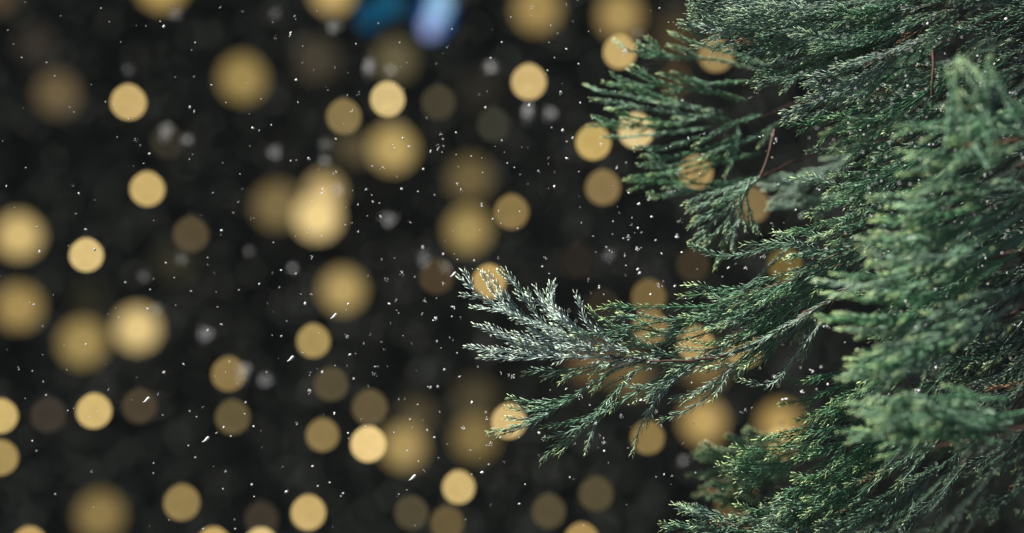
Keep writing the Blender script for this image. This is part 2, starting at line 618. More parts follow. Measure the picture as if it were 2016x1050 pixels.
b.wood([at(1838, 100, .985), at(1836, 150, .985), at(1834, 200, .99)], .0011, .0008)
BR.append((b, None))

# --- 7. lower right sprays, sharp
b = Branch()
limb(b, 1900, 640, 1.04)
lowr = [
    [1541, 738, 1575, 752, 1618, 747, 1658, 733, 1720, 712, 1800, 680],
    [1536, 797, 1575, 790, 1618, 775, 1651, 763, 1720, 730, 1800, 690],
    [1571, 828, 1618, 811, 1675, 787, 1740, 750, 1830, 690],
    [1600, 815, 1640, 800, 1690, 775, 1750, 735],
    [1510, 863, 1558, 853, 1608, 833, 1658, 813, 1720, 775, 1800, 715],
    [1541, 887, 1608, 870, 1658, 847, 1710, 810, 1780, 745],
    [1413, 917, 1467, 927, 1508, 926, 1558, 906, 1630, 880, 1700, 835, 1780, 770],
    [1437, 900, 1480, 915, 1530, 912],
    [1437, 932, 1480, 935, 1530, 920],
    [1450, 947, 1500, 940, 1560, 915, 1640, 880],
    [1445, 878, 1490, 890, 1530, 885, 1590, 865],
    [1490, 865, 1530, 862, 1580, 855, 1640, 830],
    [1513, 982, 1558, 977, 1591, 960, 1641, 930, 1690, 890, 1760, 820],
    [1541, 1003, 1600, 985, 1650, 950, 1700, 905, 1770, 840],
    [1565, 935, 1610, 940, 1660, 915, 1720, 870, 1790, 800],
    [1540, 1010, 1600, 1000, 1660, 970, 1730, 910],
    [1580, 1015, 1640, 990, 1700, 945, 1760, 885],
    [1640, 960, 1690, 925, 1740, 880, 1800, 800],
    [1590, 985, 1650, 960, 1710, 900, 1770, 820, 1830, 740],
    [1685, 925, 1740, 900, 1800, 850],
    [1570, 900, 1630, 890, 1690, 850, 1760, 780],
    [1690, 760, 1730, 735, 1790, 700, 1860, 650],
    [1660, 800, 1710, 765, 1770, 720, 1840, 670],
]
for p in lowr:
    b.spray(px_path(p, 1.0, 1.02, .007), side=.02, smax=.05, frost=rnd.uniform(.03, .18), tip=.9, dark=0, fill=.65, sang=18, step=.0027, w=.00105, ang=31)
BR.append((b, 'sharp green branch drooping at the lower right'))

# --- 8. bottom edge
b = Branch()
limb(b, 1985, 960, 1.06)
bot = [
    [1302, 1030, 1333, 1038, 1383, 1045, 1450, 1046, 1540, 1040, 1650, 1010, 1780, 960],
    [1343, 995, 1367, 1012, 1400, 1024, 1508, 1024, 1620, 1000, 1720, 960],
    [1358, 995, 1383, 1004, 1417, 1020, 1480, 1024],
    [1450, 995, 1490, 1010, 1560, 1012, 1650, 985],
    [1400, 1030, 1470, 1040, 1560, 1040, 1680, 1010],
    [1480, 1050, 1560, 1045, 1650, 1025, 1760, 980],
    [1500, 1000, 1560, 1005, 1640, 985, 1740, 930],
    [1610, 1045, 1680, 1030, 1760, 990, 1850, 920],
]
for p in bot:
    b.spray(px_path(p, 1.0, 1.02, .008), side=.014, smax=.036, frost=rnd.uniform(.08, .35), tip=.7, dark=.3, sang=22)
BR.append((b, None))

# --- 9. blurred sprays behind, low centre
b = Branch()
limb(b, 1760, 900, 1.28)
for k in range(20):
    if k < 11:
        x, y = rnd.uniform(1375, 1480), rnd.uniform(845, 905)
    else:
        x, y = rnd.uniform(1348, 1470), rnd.uniform(935, 985)
    L = rnd.uniform(80, 160)
    a = R(rnd.uniform(-22, 14))
    p = [x, y, x + L * .5 * math.cos(a), y - L * .5 * math.sin(a) + 5, x + L, y - L * math.sin(a)]
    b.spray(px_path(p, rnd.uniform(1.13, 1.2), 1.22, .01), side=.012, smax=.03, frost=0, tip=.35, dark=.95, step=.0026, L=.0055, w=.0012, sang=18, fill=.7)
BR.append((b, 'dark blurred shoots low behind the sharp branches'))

# --- 10. near, out of focus in front: three branches
def front(n, xr, yr, ar, lr, dr, root, tip=.7, dark=.35, frost=.12, label=None):
    b = Branch()
    limb(b, *root)
    for k in range(n):
        x, y = rnd.uniform(*xr), rnd.uniform(*yr)
        L = rnd.uniform(*lr)
        a = R(rnd.uniform(*ar))
        bend = R(rnd.uniform(-14, 14))
        p = [x, y, x + L * .4 * math.cos(a - bend), y - L * .4 * math.sin(a - bend), x + L * math.cos(a), y - L * math.sin(a)]
        b.spray(px_path(p, rnd.uniform(*dr), sum(dr) / 2, .008), side=.018, smax=.036, frost=frost * rnd.uniform(.3, 1.5), tip=tip, dark=dark, fill=.7, w=.0011, sang=15, L=.0052, ang=20, step=.0018)
    BR.append((b, label))


b = Branch()
limb(b, 2040, 540, .93)
fg = [
    [1605, 623, 1660, 632, 1730, 640, 1810, 640], [1638, 590, 1690, 600, 1760, 606, 1850, 600],
    [1635, 647, 1690, 652, 1770, 655, 1860, 640], [1661, 612, 1720, 622, 1800, 620],
    [1625, 540, 1680, 548, 1750, 552, 1850, 540], [1691, 513, 1740, 522, 1810, 526, 1900, 515],
    [1698, 470, 1740, 480, 1800, 482, 1890, 470], [1705, 430, 1760, 436, 1830, 432, 1920, 415],
    [1715, 480, 1770, 490, 1850, 488, 1950, 470], [1740, 395, 1800, 398, 1880, 385, 1980, 360],
    [1720, 405, 1770, 412, 1840, 408], [1655, 760, 1700, 752, 1770, 740, 1860, 715],
    [1658, 712, 1720, 716, 1790, 705, 1900, 680], [1670, 735, 1730, 732, 1820, 705],
    [1700, 560, 1760, 566, 1850, 560, 1960, 535], [1730, 590, 1800, 590, 1900, 570],
    [1680, 680, 1760, 672, 1850, 655, 1960, 620], [1760, 520, 1840, 520, 1940, 500, 2040, 480],
    [1780, 450, 1850, 455, 1930, 440, 2040, 410], [1800, 620, 1880, 605, 1980, 575],
    [1690, 700, 1760, 690, 1850, 670],
]
for rep_ in range(2):
    for p in fg:
        jx, jy = rnd.uniform(-22, 22) + 30 * rep_, rnd.uniform(-14, 14)
        lift = rnd.uniform(10, 45)
        x0 = p[0]
        q = [(v + jx if i % 2 == 0 else v + jy - lift * max(0, (p[i - 1] - x0) / 230) ** 2) for i, v in enumerate(p)]
        b.spray(px_path(q, rnd.uniform(.86, .905), .89, .008), side=.018, smax=.032, frost=rnd.uniform(.05, .35), tip=.9, dark=rnd.uniform(-.6, .5), fill=.6, w=.0011, sang=18, L=.0052, ang=21, step=.0019)
BR.append((b, 'blurred green branch nearest the camera at the right'))
front(24, (1660, 1860), (785, 880), (-20, 10), (110, 240), (.84, .9), (2040, 850, .92), dark=.3, tip=.5, label='dark blurred branch near the camera at the lower right')
front(22, (1760, 1900), (235, 395), (-5, 38), (100, 220), (.85, .91), (2040, 300, .93), dark=.25, tip=.6)
front(9, (1850, 1950), (80, 240), (-105, -35), (100, 190), (.82, .87), (2000, 330, .9), dark=.3, tip=.5, label='blurred upright shoots near the camera at the upper right')

# --- 11. the body of the crown behind: sprays filling the right side, shade painted as darker leaves rightward
bx = [0, 80, 200, 300, 400, 450, 500, 560, 640, 700, 760, 850, 950, 1050, 1150]
bb = [1430, 1500, 1530, 1540, 1600, 1640, 1640, 1640, 1690, 1720, 1740, 1690, 1620, 1560, 1560]
bands = [(-40, 120), (120, 280), (280, 440), (440, 600), (600, 740), (740, 880), (880, 1090)]
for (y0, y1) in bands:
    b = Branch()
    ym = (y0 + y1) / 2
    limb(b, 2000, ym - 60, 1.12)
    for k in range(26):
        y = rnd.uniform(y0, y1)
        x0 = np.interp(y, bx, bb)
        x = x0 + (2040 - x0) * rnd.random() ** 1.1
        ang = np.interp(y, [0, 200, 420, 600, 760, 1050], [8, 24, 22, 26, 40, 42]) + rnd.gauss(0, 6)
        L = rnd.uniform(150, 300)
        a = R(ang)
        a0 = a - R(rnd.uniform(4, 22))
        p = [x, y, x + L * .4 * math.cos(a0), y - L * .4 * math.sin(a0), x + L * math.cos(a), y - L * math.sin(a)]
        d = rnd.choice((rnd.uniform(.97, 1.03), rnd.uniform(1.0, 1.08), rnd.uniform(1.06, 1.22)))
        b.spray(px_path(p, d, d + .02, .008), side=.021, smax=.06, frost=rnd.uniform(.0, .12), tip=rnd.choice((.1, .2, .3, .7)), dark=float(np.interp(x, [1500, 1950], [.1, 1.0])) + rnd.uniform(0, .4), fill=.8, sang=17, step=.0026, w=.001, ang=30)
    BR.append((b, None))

nleaf = 0
for b, lab in BR:
    nleaf += b.build(tree, lab)
print('leaves', nleaf)
# meshes were made in world coordinates: keep them there under the tree's base
for br in tree.children:
    br.matrix_parent_inverse = Matrix.Translation((-TRUNK[0], -TRUNK[1], 0))

# trunk, outside the frame on the right
tb = Branch()
tb.wood([(0, 0, -.02), (.01, .01, .7), (-.005, 0, 1.5), (.0, .01, 2.6), (0.01, 0, 3.6)], .075, .02, 14)
tm = np_mesh('trunk', np.concatenate(tb.wood_v), np.concatenate(tb.wood_l).ravel(), np.full(len(np.concatenate(tb.wood_l)), 4), smooth=True)
link_mesh('trunk', tm, [WOOD], tree)

# ------------------------------------------------------------------ lights
def srgb(c):
    return [((v / 255 + .055) / 1.055) ** 2.4 / 2 ** EXPO for v in c]


def globe_mesh(name, sx=1, sy=1, sz=1, seg=48):
    bm = bmesh.new()
    bmesh.ops.create_uvsphere(bm, u_segments=seg, v_segments=seg // 2, radius=1)
    for v in bm.verts:
        k = max(0, v.co.z - .8) / .2                     # short neck under the cap
        v.co.z += k * .06
        v.co.x *= sx; v.co.y *= sy; v.co.z *= sz
    for f in bm.faces: f.smooth = True
    me = bpy.data.meshes.new(name)
    bm.to_mesh(me); bm.free()
    return me


def cap_mesh():
    prof = [(0, .98), (.2, .98), (.22, 1.02), (.21, 1.1), (.18, 1.12), (.18, 1.2), (.1, 1.26), (.035, 1.28), (.035, 1.36), (0, 1.37)]
    bm = bmesh.new()
    k = 20
    rings = [[bm.verts.new((r * math.cos(2 * math.pi * i / k), r * math.sin(2 * math.pi * i / k), z)) for i in range(k)] for r, z in prof[1:-1]]
    for a, c in zip(rings, rings[1:]):
        for i in range(k):
            bm.faces.new((a[i], a[(i + 1) % k], c[(i + 1) % k], c[i]))
    bm.faces.new(rings[0][::-1]); bm.faces.new(rings[-1])
    me = bpy.data.meshes.new('cap')
    bm.to_mesh(me); bm.free()
    return me


EXPO = 0.78
GM, CM = globe_mesh('globe'), cap_mesh()
GM.materials.append(GLOW)
CM.materials.append(CAP)

# px, py, disc type, colour seen in the photograph
DISCS = """
318 -28 L 190 160 95|655 -15 L 204 174 110|1057 18 L 165 140 85|1220 30 L 170 145 90|70 88 l 55 50 44|113 185 L 107 92 66
477 155 L 158 136 82|623 118 L 70 64 52|778 118 L 100 92 66|773 293 L 187 162 100|545 405 L 125 108 72|625 428 L 246 216 148
925 352 L 108 94 62|922 453 L 165 143 88|37 465 L 212 184 120|37 605 L 165 140 85|163 675 L 162 140 86|270 648 L 230 202 136
343 520 l 52 50 38|175 590 l 44 43 34|675 572 L 182 157 99|197 1015 L 140 120 75|795 880 L 172 148 93|935 785 L 75 68 50
935 862 L 130 112 70|1385 830 L 192 162 100|1535 835 l 185 155 92|1165 712 L 112 92 60|1240 738 L 112 94 60|1390 722 L 125 104 66
945 180 l 45 43 36|-8 -12 l 84 70 54|1330 72 L 72 62 44
253 202 S 202 174 112|290 373 S 204 176 112|170 503 S 222 194 130|376 462 S 85 74 54|185 810 S 210 182 116|95 817 S 62 56 48
275 800 S 74 65 50|450 737 S 140 118 75|458 822 S 98 87 58|0 820 S 207 180 114|0 902 S 165 142 88|358 990 S 147 126 80
57 1072 S 192 162 100|420 1072 S 202 172 107|513 1075 S 222 196 132|515 1022 D 62 55 46|607 1010 S 202 174 112|617 672 S 167 144 89
652 757 S 85 77 55|728 803 S 98 86 60|635 857 S 140 120 76|725 875 S 240 208 140|820 820 F 85 76 55|763 196 S 217 192 130
677 230 S 134 116 76|863 203 S 70 64 50|972 247 S 58 58 48|697 292 F 85 76 55|638 378 F 206 178 118|1041 162 S 210 182 121
1168 281 S 197 170 102|1187 370 S 134 114 75|1007 418 S 137 117 73|1252 258 S 225 200 140|1220 103 S 200 171 110|1410 108 S 155 132 86
1370 340 S 172 147 95|1480 405 S 130 112 75|963 555 S 192 162 100|860 545 S 75 64 46|1137 515 S 43 39 34|1365 522 S 60 53 40
1277 585 S 116 98 62|1187 602 S 50 45 36|1280 645 S 142 120 76|1370 678 S 182 152 96|1465 690 S 172 144 90|1002 830 S 217 187 126
1275 862 S 137 117 71|1540 872 S 205 175 112|903 960 S 207 180 118|810 1010 S 80 74 54|880 1030 S 100 87 58|1080 1007 S 85 77 55
1173 973 S 85 77 55|1145 1065 S 170 142 86|1440 1000 S 92 76 50|1545 522 S 112 96 52|1330 160 S 62 52 38|330 280 D 52 49 40
"""
light_rows = []
for row in DISCS.replace('\n', '|').split('|'):
    if row.strip():
        q = row.split()
        light_rows.append((float(q[0]), float(q[1]), q[2], tuple(int(v) for v in q[3:6])))


def place_words(px, py):
    xs = ['far left', 'left', 'left of centre', 'centre', 'right of centre', 'right']
    ys = ['top edge', 'upper part', 'upper middle', 'middle', 'lower middle', 'lower part', 'bottom edge']
    xi = int(np.clip(np.digitize(px, [130, 380, 620, 1000, 1340]), 0, 5))
    yi = int(np.clip(np.digitize(py, [50, 220, 400, 590, 760, 940]), 0, 6))
    return xs[xi], ys[yi]


seen = {}
lights = []
for (px, py, t, c) in light_rows:
    lum = max(c) / 255
    if t in 'Ll':
        d = 5.2 + 1.0 * (1 - lum)
        dia = (83 if t == 'L' else 74) * rnd.uniform(.93, 1.06)
    elif t == 'F':
        d, dia = 6.3, 66
    elif t == 'D':
        d, dia = 1.36, 66
    else:
        d, dia = 1.235 + .1 * (1 - lum) + rnd.uniform(-.01, .03), 66 * rnd.uniform(.96, 1.05)
    r = mm(dia, d) / 2
    e = empty('globe_light', at(px, py, d))
    g = bpy.data.objects.new('globe', GM)
    k = bpy.data.objects.new('cap', CM)
    for o in (g, k):
        COL.objects.link(o); o.parent = e
        o.scale = (r, r, r)
    k.scale = (r * .5, r * .5, r * .5)
    k.location = (0, 0, r * .56)
    g.rotation_euler = (0, 0, rnd.uniform(0, 6))
    g.color = (*srgb(c), 1)
    lights.append((e, px, py, t, lum))
    size = 'large soft' if t in 'Ll' else 'small round'
    glow = 'bright' if lum > .74 else ('medium' if lum > .48 else ('dim' if lum > .28 else 'barely lit'))
    xw, yw = place_words(px, py)
    seen.setdefault((size, glow, xw, yw), []).append((e, px, py))
for (size, glow, xw, yw), items in seen.items():
    base = f'{size} {glow} golden light, {xw}, {yw} of the photo'
    n = len(items)
    if n == 1:
        items[0][0]['label'] = base
    else:
        xs = [i[1] for i in items]
        ys = [i[2] for i in items]
        byx = (max(xs) - min(xs)) > (max(ys) - min(ys))
        items = sorted(items, key=lambda i: i[1] if byx else i[2])
        words = ({2: ['left', 'right'], 3: ['left', 'middle', 'right']} if byx else {2: ['upper', 'lower'], 3: ['upper', 'middle', 'lower']}).get(n)
        if words is None:
            words = ['first', 'second', 'third', 'fourth', 'fifth', 'sixth'][:n]
            words = [w + (' from left' if byx else ' from top') for w in words]
        for it, w in zip(items, words):
            it[0]['label'] = base + f', {w} one'
for e, *_ in lights:
    e['category'] = 'light'
    e['group'] = 'golden globe lights glowing in the dark'

# two blue lights at the top
for lab, d, lobes in [
        ('dim teal blue light at the top edge, left of the pale blue one', 5.6, [(728, 30, 20, 30, (20, 80, 112)), (770, 8, 20, 26, (30, 96, 128))]),
        ('bright pale blue light, tall and tilted, at the top edge', 5.4, [(864, 12, 20, 34, (165, 208, 240)), (848, 50, 17, 25, (170, 182, 234)), (857, 26, 33, 53, (14, 88, 160))])]:
    o0 = at(lobes[0][0], lobes[0][1], d)
    e = empty('blue_light', o0)
    tag(e, lab, 'light', 'blue lights at the top')
    for i, (px, py, sx, sz, c) in enumerate(lobes):
        g = bpy.data.objects.new('globe', GM)
        COL.objects.link(g); g.parent = e
        g.location = at(px, py, d + .12 * i) - o0
        g.scale = (mm(sx, d), mm(sx, d), mm(sz, d))
        g.rotation_euler = (0, R(14), 0)
        g.color = (*srgb(c), 1)
    k = bpy.data.objects.new('cap', CM)
    COL.objects.link(k); k.parent = e
    k.scale = (mm(lobes[0][2], d), mm(lobes[0][2], d), mm(lobes[0][3], d))

# ------------------------------------------------------------------ snow
def flake_clump(seed, n, spread, blob):
    q = random.Random(seed)
    bm = bmesh.new()
    for i in range(n):
        m = Matrix.Translation((q.gauss(0, spread), q.gauss(0, spread), q.gauss(0, spread))) @ Matrix.Rotation(q.uniform(0, 6), 4, Vector((q.random(), q.random(), q.random() + .1)).normalized()) @ Matrix.Diagonal((blob * q.uniform(.5, 1.4), blob * q.uniform(.35, .8), blob * q.uniform(.25, .6), 1))
        g = bmesh.ops.create_icosphere(bm, subdivisions=1, radius=1, matrix=m)
        for v in g['verts']:
            v.co += Vector((q.gauss(0, .03), q.gauss(0, .03), q.gauss(0, .03)))
    mx = max(v.co.length for v in bm.verts)
    for v in bm.verts: v.co *= .5 / mx
    me = bpy.data.meshes.new('snowflake')
    bm.to_mesh(me); bm.free()
    me.materials.append(SNOW)
    return me


def flake_drop():
    bm = bmesh.new()
    bmesh.ops.create_uvsphere(bm, u_segments=12, v_segments=10, radius=.5)
    for v in bm.verts:
        k = (v.co.z + .5)
        w = .12 + .5 * k ** 1.3
        v.co.x *= w * .8; v.co.y *= w * .8
        v.co.x += .05 * math.sin(k * 5)
    for f in bm.faces: f.smooth = True
    me = bpy.data.meshes.new('snow_streak')
    bm.to_mesh(me); bm.free()
    me.materials.append(SNOW)
    return me


CL = [flake_clump(1, 3, .18, .26), flake_clump(2, 4, .22, .22), flake_clump(3, 6, .25, .16), flake_clump(4, 9, .3, .13),
      flake_clump(5, 2, .14, .3), flake_clump(6, 7, .22, .15), flake_clump(7, 5, .3, .18), flake_clump(8, 12, .28, .11)]
DROP = flake_drop()
PUFF = [flake_clump(21, 34, .2, .05), flake_clump(22, 26, .24, .055), flake_clump(23, 40, .19, .045)]

FL = """323 53 6 477 23 9 433 14 7 267 276 13 137 210 7 145 219 7 374 212 6 382 220 6 484 163 9 295 303 6 492 288 8 498 252 6 108 150 4 43 114 3 180 167 3 215 43 3 199 16 4 345 152 3 445 202 3 417 168 4 27 87 3 92 123 3 373 314 3 283 322 3 208 201 3 5 278 3
624 22 8 582 35 11 570 69 11 542 75 10 745 46 7 881 92 8 788 132 8 776 166 7 706 184 10 693 218 10 690 259 8 683 188 7 596 124 7 617 138 8 659 132 7 584 158 6 796 175 7 867 264 12 861 291 13 873 286 9 847 299 8 806 289 5 793 272 5 753 332 14 781 347 9 660 340 13 608 312 10 627 334 7 511 257 7 662 274 5 841 233 7 956 212 6 902 329 7 834 333 6 701 87 4 898 261 5 966 114 4 587 202 5 534 246 4
13 367 4 144 366 9 156 382 7 30 408 7 72 447 7 78 496 6 169 452 4 186 492 6 302 550 8 395 424 9 477 372 8 470 398 7 497 430 11 437 454 6 419 380 4 409 521 9 422 538 8 233 626 10 292 609 6 84 641 8 126 680 8 67 600 5 14 688 7 409 650 6 437 639 4 247 556 5 327 518 4 170 678 5 471 571 3
633 377 14 721 373 6 732 383 7 681 409 7 705 403 6 747 400 4 791 372 6 908 375 13 900 363 8 807 437 12 706 456 9 693 439 7 749 427 6 831 487 10 892 454 8 877 474 8 895 500 8 873 500 6 981 416 8 971 432 6 613 507 13 554 532 5 536 538 8 750 512 8 791 538 12 761 551 11 724 543 8 872 559 10 916 528 8 981 508 9 593 578 8 612 580 9 601 598 6 537 614 7 681 610 8 686 599 5 779 593 8 767 598 5 837 591 10 860 588 8 892 607 10 832 618 9 855 627 13 907 626 7 769 637 8 682 663 15 728 659 9 717 676 7 751 673 9 811 676 8 756 688 8 595 694 8 689 698 6 885 663 9 891 670 7 526 598 7 511 559 5 860 672 5 554 662 4
36 726 8 132 729 7 208 718 7 85 752 4 91 778 4 269 743 8 214 766 7 323 733 6 361 717 7 311 776 8 399 802 8 387 821 4 428 853 8 441 842 6 467 756 7 484 793 5 499 840 5 181 928 8 446 928 8 109 973 3 385 901 3 496 954 5 501 978 4
611 733 8 608 771 10 635 733 6 683 721 8 738 737 10 743 722 9 725 760 7 697 746 5 711 827 9 637 816 7 584 834 10 846 762 11 862 762 6 786 786 7 797 786 7 822 797 9 865 811 7 686 853 5 557 919 7 516 880 8 616 918 5 564 968 6 835 928 9 863 902 9 856 861 6 911 843 14 964 874 14 961 913 9 925 887 9 950 930 6 992 909 9 930 792 9 960 824 9 832 827 7 966 994 7 658 815 8 820 730 7 875 728 6 905 742 5 986 734 9 1001 739 10 803 887 8 671 977 4 626 957 4
1047 15 11 1115 9 8 1182 60 8 1228 104 14 1275 137 7 1102 183 13 1108 257 6 1127 272 6 1075 147 8 1078 139 5 1183 284 13 1249 278 15 1168 233 10 1248 297 8 1080 323 7 1080 311 8 1117 312 6 1027 290 7 1232 320 9 1215 333 11 1061 337 7 1092 339 7 1332 343 11 1402 163 10 1370 233 10 1385 266 12 1355 277 11 1478 192 10 1488 183 9 1500 269 11 1348 107 9 1042 207 6 1142 202 7
1040 363 7 1092 367 6 1143 440 9 1168 465 7 1206 461 8 1233 468 13 1257 488 12 1204 498 9 1173 496 7 1333 464 10 1338 436 14 1283 427 6 1277 390 14 1259 402 6 1238 380 6 1256 449 6 1243 443 9 1207 435 9 1217 419 8 1072 508 10 1080 538 8 1068 525 5 1159 552 11 1232 543 7 1298 562 13 1306 554 9 1328 563 8 1281 580 5 1228 634 8 1163 576 9 1189 580 8 1373 532 7 1448 520 9 1472 528 11 1423 545 6 1433 528 8 1503 507 12 1407 439 12 1377 450 11 1425 381 8 1319 377 12 1225 672 9 1303 500 5 1291 473 5 1229 502 10 1256 530 6 1260 537 6
1009 742 12 1115 767 9 1143 782 13 1082 767 9 1328 728 9 1223 819 13 1189 868 13 1181 858 8 1178 882 7 1190 888 6 1345 872 9 1302 838 9 1293 810 9 1263 788 6 1132 873 9 1067 865 7 1062 853 5 1460 812 11 1468 808 9 1480 803 8 1173 833 7 1237 882 5 1497 725 7 1070 786 7 1122 940 4 1292 939 4 1233 994 4 1023 992 5 1034 954 4
1776 12 10 1923 38 8 1981 38 6 1826 47 6 1831 107 7 1933 163 15 1851 217 14 1945 212 8 1738 168 13 1575 235 9 1675 264 10 1525 277 11 1976 266 12 1968 258 7 1753 280 13 1520 310 7
1533 363 10 1626 382 8 1597 408 8 1521 443 11 1875 389 12 1978 468 10 1738 507 13 1725 512 9 1601 509 8 1554 519 8 1817 547 12 1770 561 9 1768 622 12 1783 595 10 1789 611 8 1941 598 9 2000 641 10 1760 682 12 1687 686 9 1626 643 11 1617 639 8 1877 638 10 1940 507 11 1850 557 7 1983 538 7 1775 453 8 1651 553 7 1558 600 7
1599 727 10 1576 724 8 1580 775 11 1541 787 6 1549 786 7 1840 720 11 1791 733 8 1805 769 11 1750 774 8 1961 772 8 1630 757 6 1526 742 9 1730 726 6 1938 717 4"""
v = [int(x) for x in FL.split()]
flakes = [(v[i], v[i + 1], v[i + 2]) for i in range(0, len(v), 3)]
flakes.sort(key=lambda f: -f[2])
small = flakes[272:]
flakes = flakes[:272]


def flake_label(px, py, s):
    on_tree = px > np.interp(py, [0, 100, 250, 380, 480, 520, 560, 700, 900, 1050], [1340, 1190, 1160, 1240, 1360, 1400, 910, 920, 1050, 1300])
    sz = 'ragged larger' if s >= 10 else ('small' if s >= 7 else 'tiny')
    if on_tree:
        wy = 'upper' if py < 350 else ('middle' if py < 700 else 'lower')
        wx = 'outer tips' if px < 1500 else 'inner shoots'
        return f'{sz} white snowflake in front of the {wy} green branches, by their {wx}'
    xw = 'far left' if px < 330 else ('left' if px < 660 else ('middle' if px < 990 else 'right'))
    yw = 'upper' if py < 350 else ('central' if py < 700 else 'lower')
    return f'{sz} white snowflake falling through the dark air, {yw} {xw} of the gap'


for (px, py, s) in flakes:
    d = rnd.uniform(.975, 1.015) if px < 1150 else rnd.uniform(.95, .985)
    big = s >= 12
    me = rnd.choice(CL[3:8:2] + [CL[2], CL[7]]) if big else rnd.choice(CL)
    o = bpy.data.objects.new('snowflake', me)
    COL.objects.link(o)
    o.location = at(px, py, d)
    o.rotation_euler = [rnd.uniform(0, 6.28) for _ in range(3)]
    k = mm(s, d) * rnd.uniform(.85, 1.15) * (1.25 if s >= 10 else .95) * (1 if px < 1500 else 1.2)
    o.scale = (k * rnd.uniform(.85, 1.2), k * rnd.uniform(.7, 1.1), k * rnd.uniform(.7, 1.1))
    lab = flake_label(px, py, s)
    tag(o, lab, 'snowflake', lab.replace('white snowflake', 'snowflakes'))

for (px, py, s, where) in [(572, 707, 18, 'left of the small light below the large one'), (288, 788, 18, 'in front of a dim light at lower left'),
                           (405, 866, 18, 'below the dim light at lower left'), (657, 623, 17, 'on the lower rim of the large central light'),
                           (812, 941, 18, 'below the pair of merged lights at the bottom'), (892, 541, 16, 'just left of the frosted branch tip')]:
    o = bpy.data.objects.new('snow_streak', DROP)
    COL.objects.link(o)
    d = .985
    o.location = at(px, py, d)
    o.rotation_euler = (0, R(58), rnd.uniform(-.3, .3))
    k = mm(s, d)
    o.scale = (k, k, k)
    tag(o, 'teardrop shaped white snow streak ' + where, 'snowflake', 'teardrop snow streaks')

# snow close to the lens: soft grey spots
SOFT = """327 262 50|371 275 24|540 300 30|641 318 22|765 432 30|490 495 20|358 510 24|283 545 24|405 660 32|480 735 50|522 748 28|968 135 30|728 128 50|770 140 22|657 52 30|835 510 48|877 525 26|1040 215 46|1083 225 28|253 138 20|307 608 26|1345 907 22|665 377 26|345 27 22|578 527 20|640 285 24|1198 503 22|1255 67 18|541 27 22"""
for row in SOFT.split('|'):
    px, py, s = (float(q) for q in row.split())
    long = s > 40
    d = .735
    o = bpy.data.objects.new('blurred_snowflake', PUFF[int(px) % 3])
    COL.objects.link(o)
    o.location = at(px, py, d)
    k = mm(s * 1.25 if not long else 30, d)
    o.scale = (k, k, k * (2 if long else 1))
    o.rotation_euler = (0, R(10) if long else rnd.uniform(0, 3), 0)
    xw, yw = place_words(px, py)
    tag(o, ('tall' if long else 'round') + f' grey blurred snowflake near the lens, {xw}, {yw}', 'snowflake', 'blurred snowflakes close to the lens')
groups = {}
for o in COL.objects:
    if o.name.startswith('blurred_snowflake'):
        groups.setdefault(o['label'], []).append(o)
for lab, it in groups.items():
    if len(it) > 1:
        it.sort(key=lambda o: o.location.x / o.location.y)
        for o, w in zip(it, ['left', 'right'] if len(it) == 2 else ['left', 'middle', 'right', 'rightmost']):
            o['label'] = lab + f', {w} one'

# the finest snow, beyond counting
specks = [(px, py, s, rnd.uniform(.95, 1.02)) for (px, py, s) in small]
while len(specks) < 780:
    u = rnd.random()
    if u < .55:
        px, py = rnd.gauss(1830, 130), rnd.gauss(350, 170)
        if px < 1560: continue
        s = rnd.uniform(1.8, 4.4)
    elif u < .68:
        px, py = rnd.gauss(1000, 260), rnd.gauss(560, 270)
        s = rnd.uniform(1.5, 4.2)
    else:
        px, py = rnd.uniform(0, 2016), rnd.uniform(0, 1050)
        s = rnd.uniform(1.4, 3.6)
    if not (0 < px < 2016 and 0 < py < 1050): continue
    specks.append((px, py, s, rnd.uniform(.89, .97) if px > 1400 else rnd.uniform(.94, 1.05)))
ico = [Vector(p) for p in ((1, 0, 0), (-1, 0, 0), (0, 1, 0), (0, -1, 0), (0, 0, 1), (0, 0, -1))]
icf = [(0, 2, 4), (2, 1, 4), (1, 3, 4), (3, 0, 4), (2, 0, 5), (1, 2, 5), (3, 1, 5), (0, 3, 5)]
sv, sl = [], []
for (px, py, s, d) in specks:
    c = at(px, py, d)
    k = mm(s, d) * .62
    base = len(sv)
    rot = Matrix.Rotation(rnd.uniform(0, 6), 3, 'X') @ Matrix.Rotation(rnd.uniform(0, 6), 3, 'Y')
    for q in ico:
        w = rot @ Vector((q.x * rnd.uniform(.7, 1.4), q.y * rnd.uniform(.6, 1.1), q.z * rnd.uniform(.4, 1)))
        sv.append((c[0] + w.x * k, c[1] + w.y * k, c[2] + w.z * k))
    for f in icf: sl.extend(base + i for i in f)
so = link_mesh('fine_snow', np_mesh('fine_snow', np.array(sv), sl, np.full(len(sl) // 3, 3)), [SNOW])
tag(so, 'fine white snow specks drifting in front of the branches and the dark', 'snow', kind='stuff')

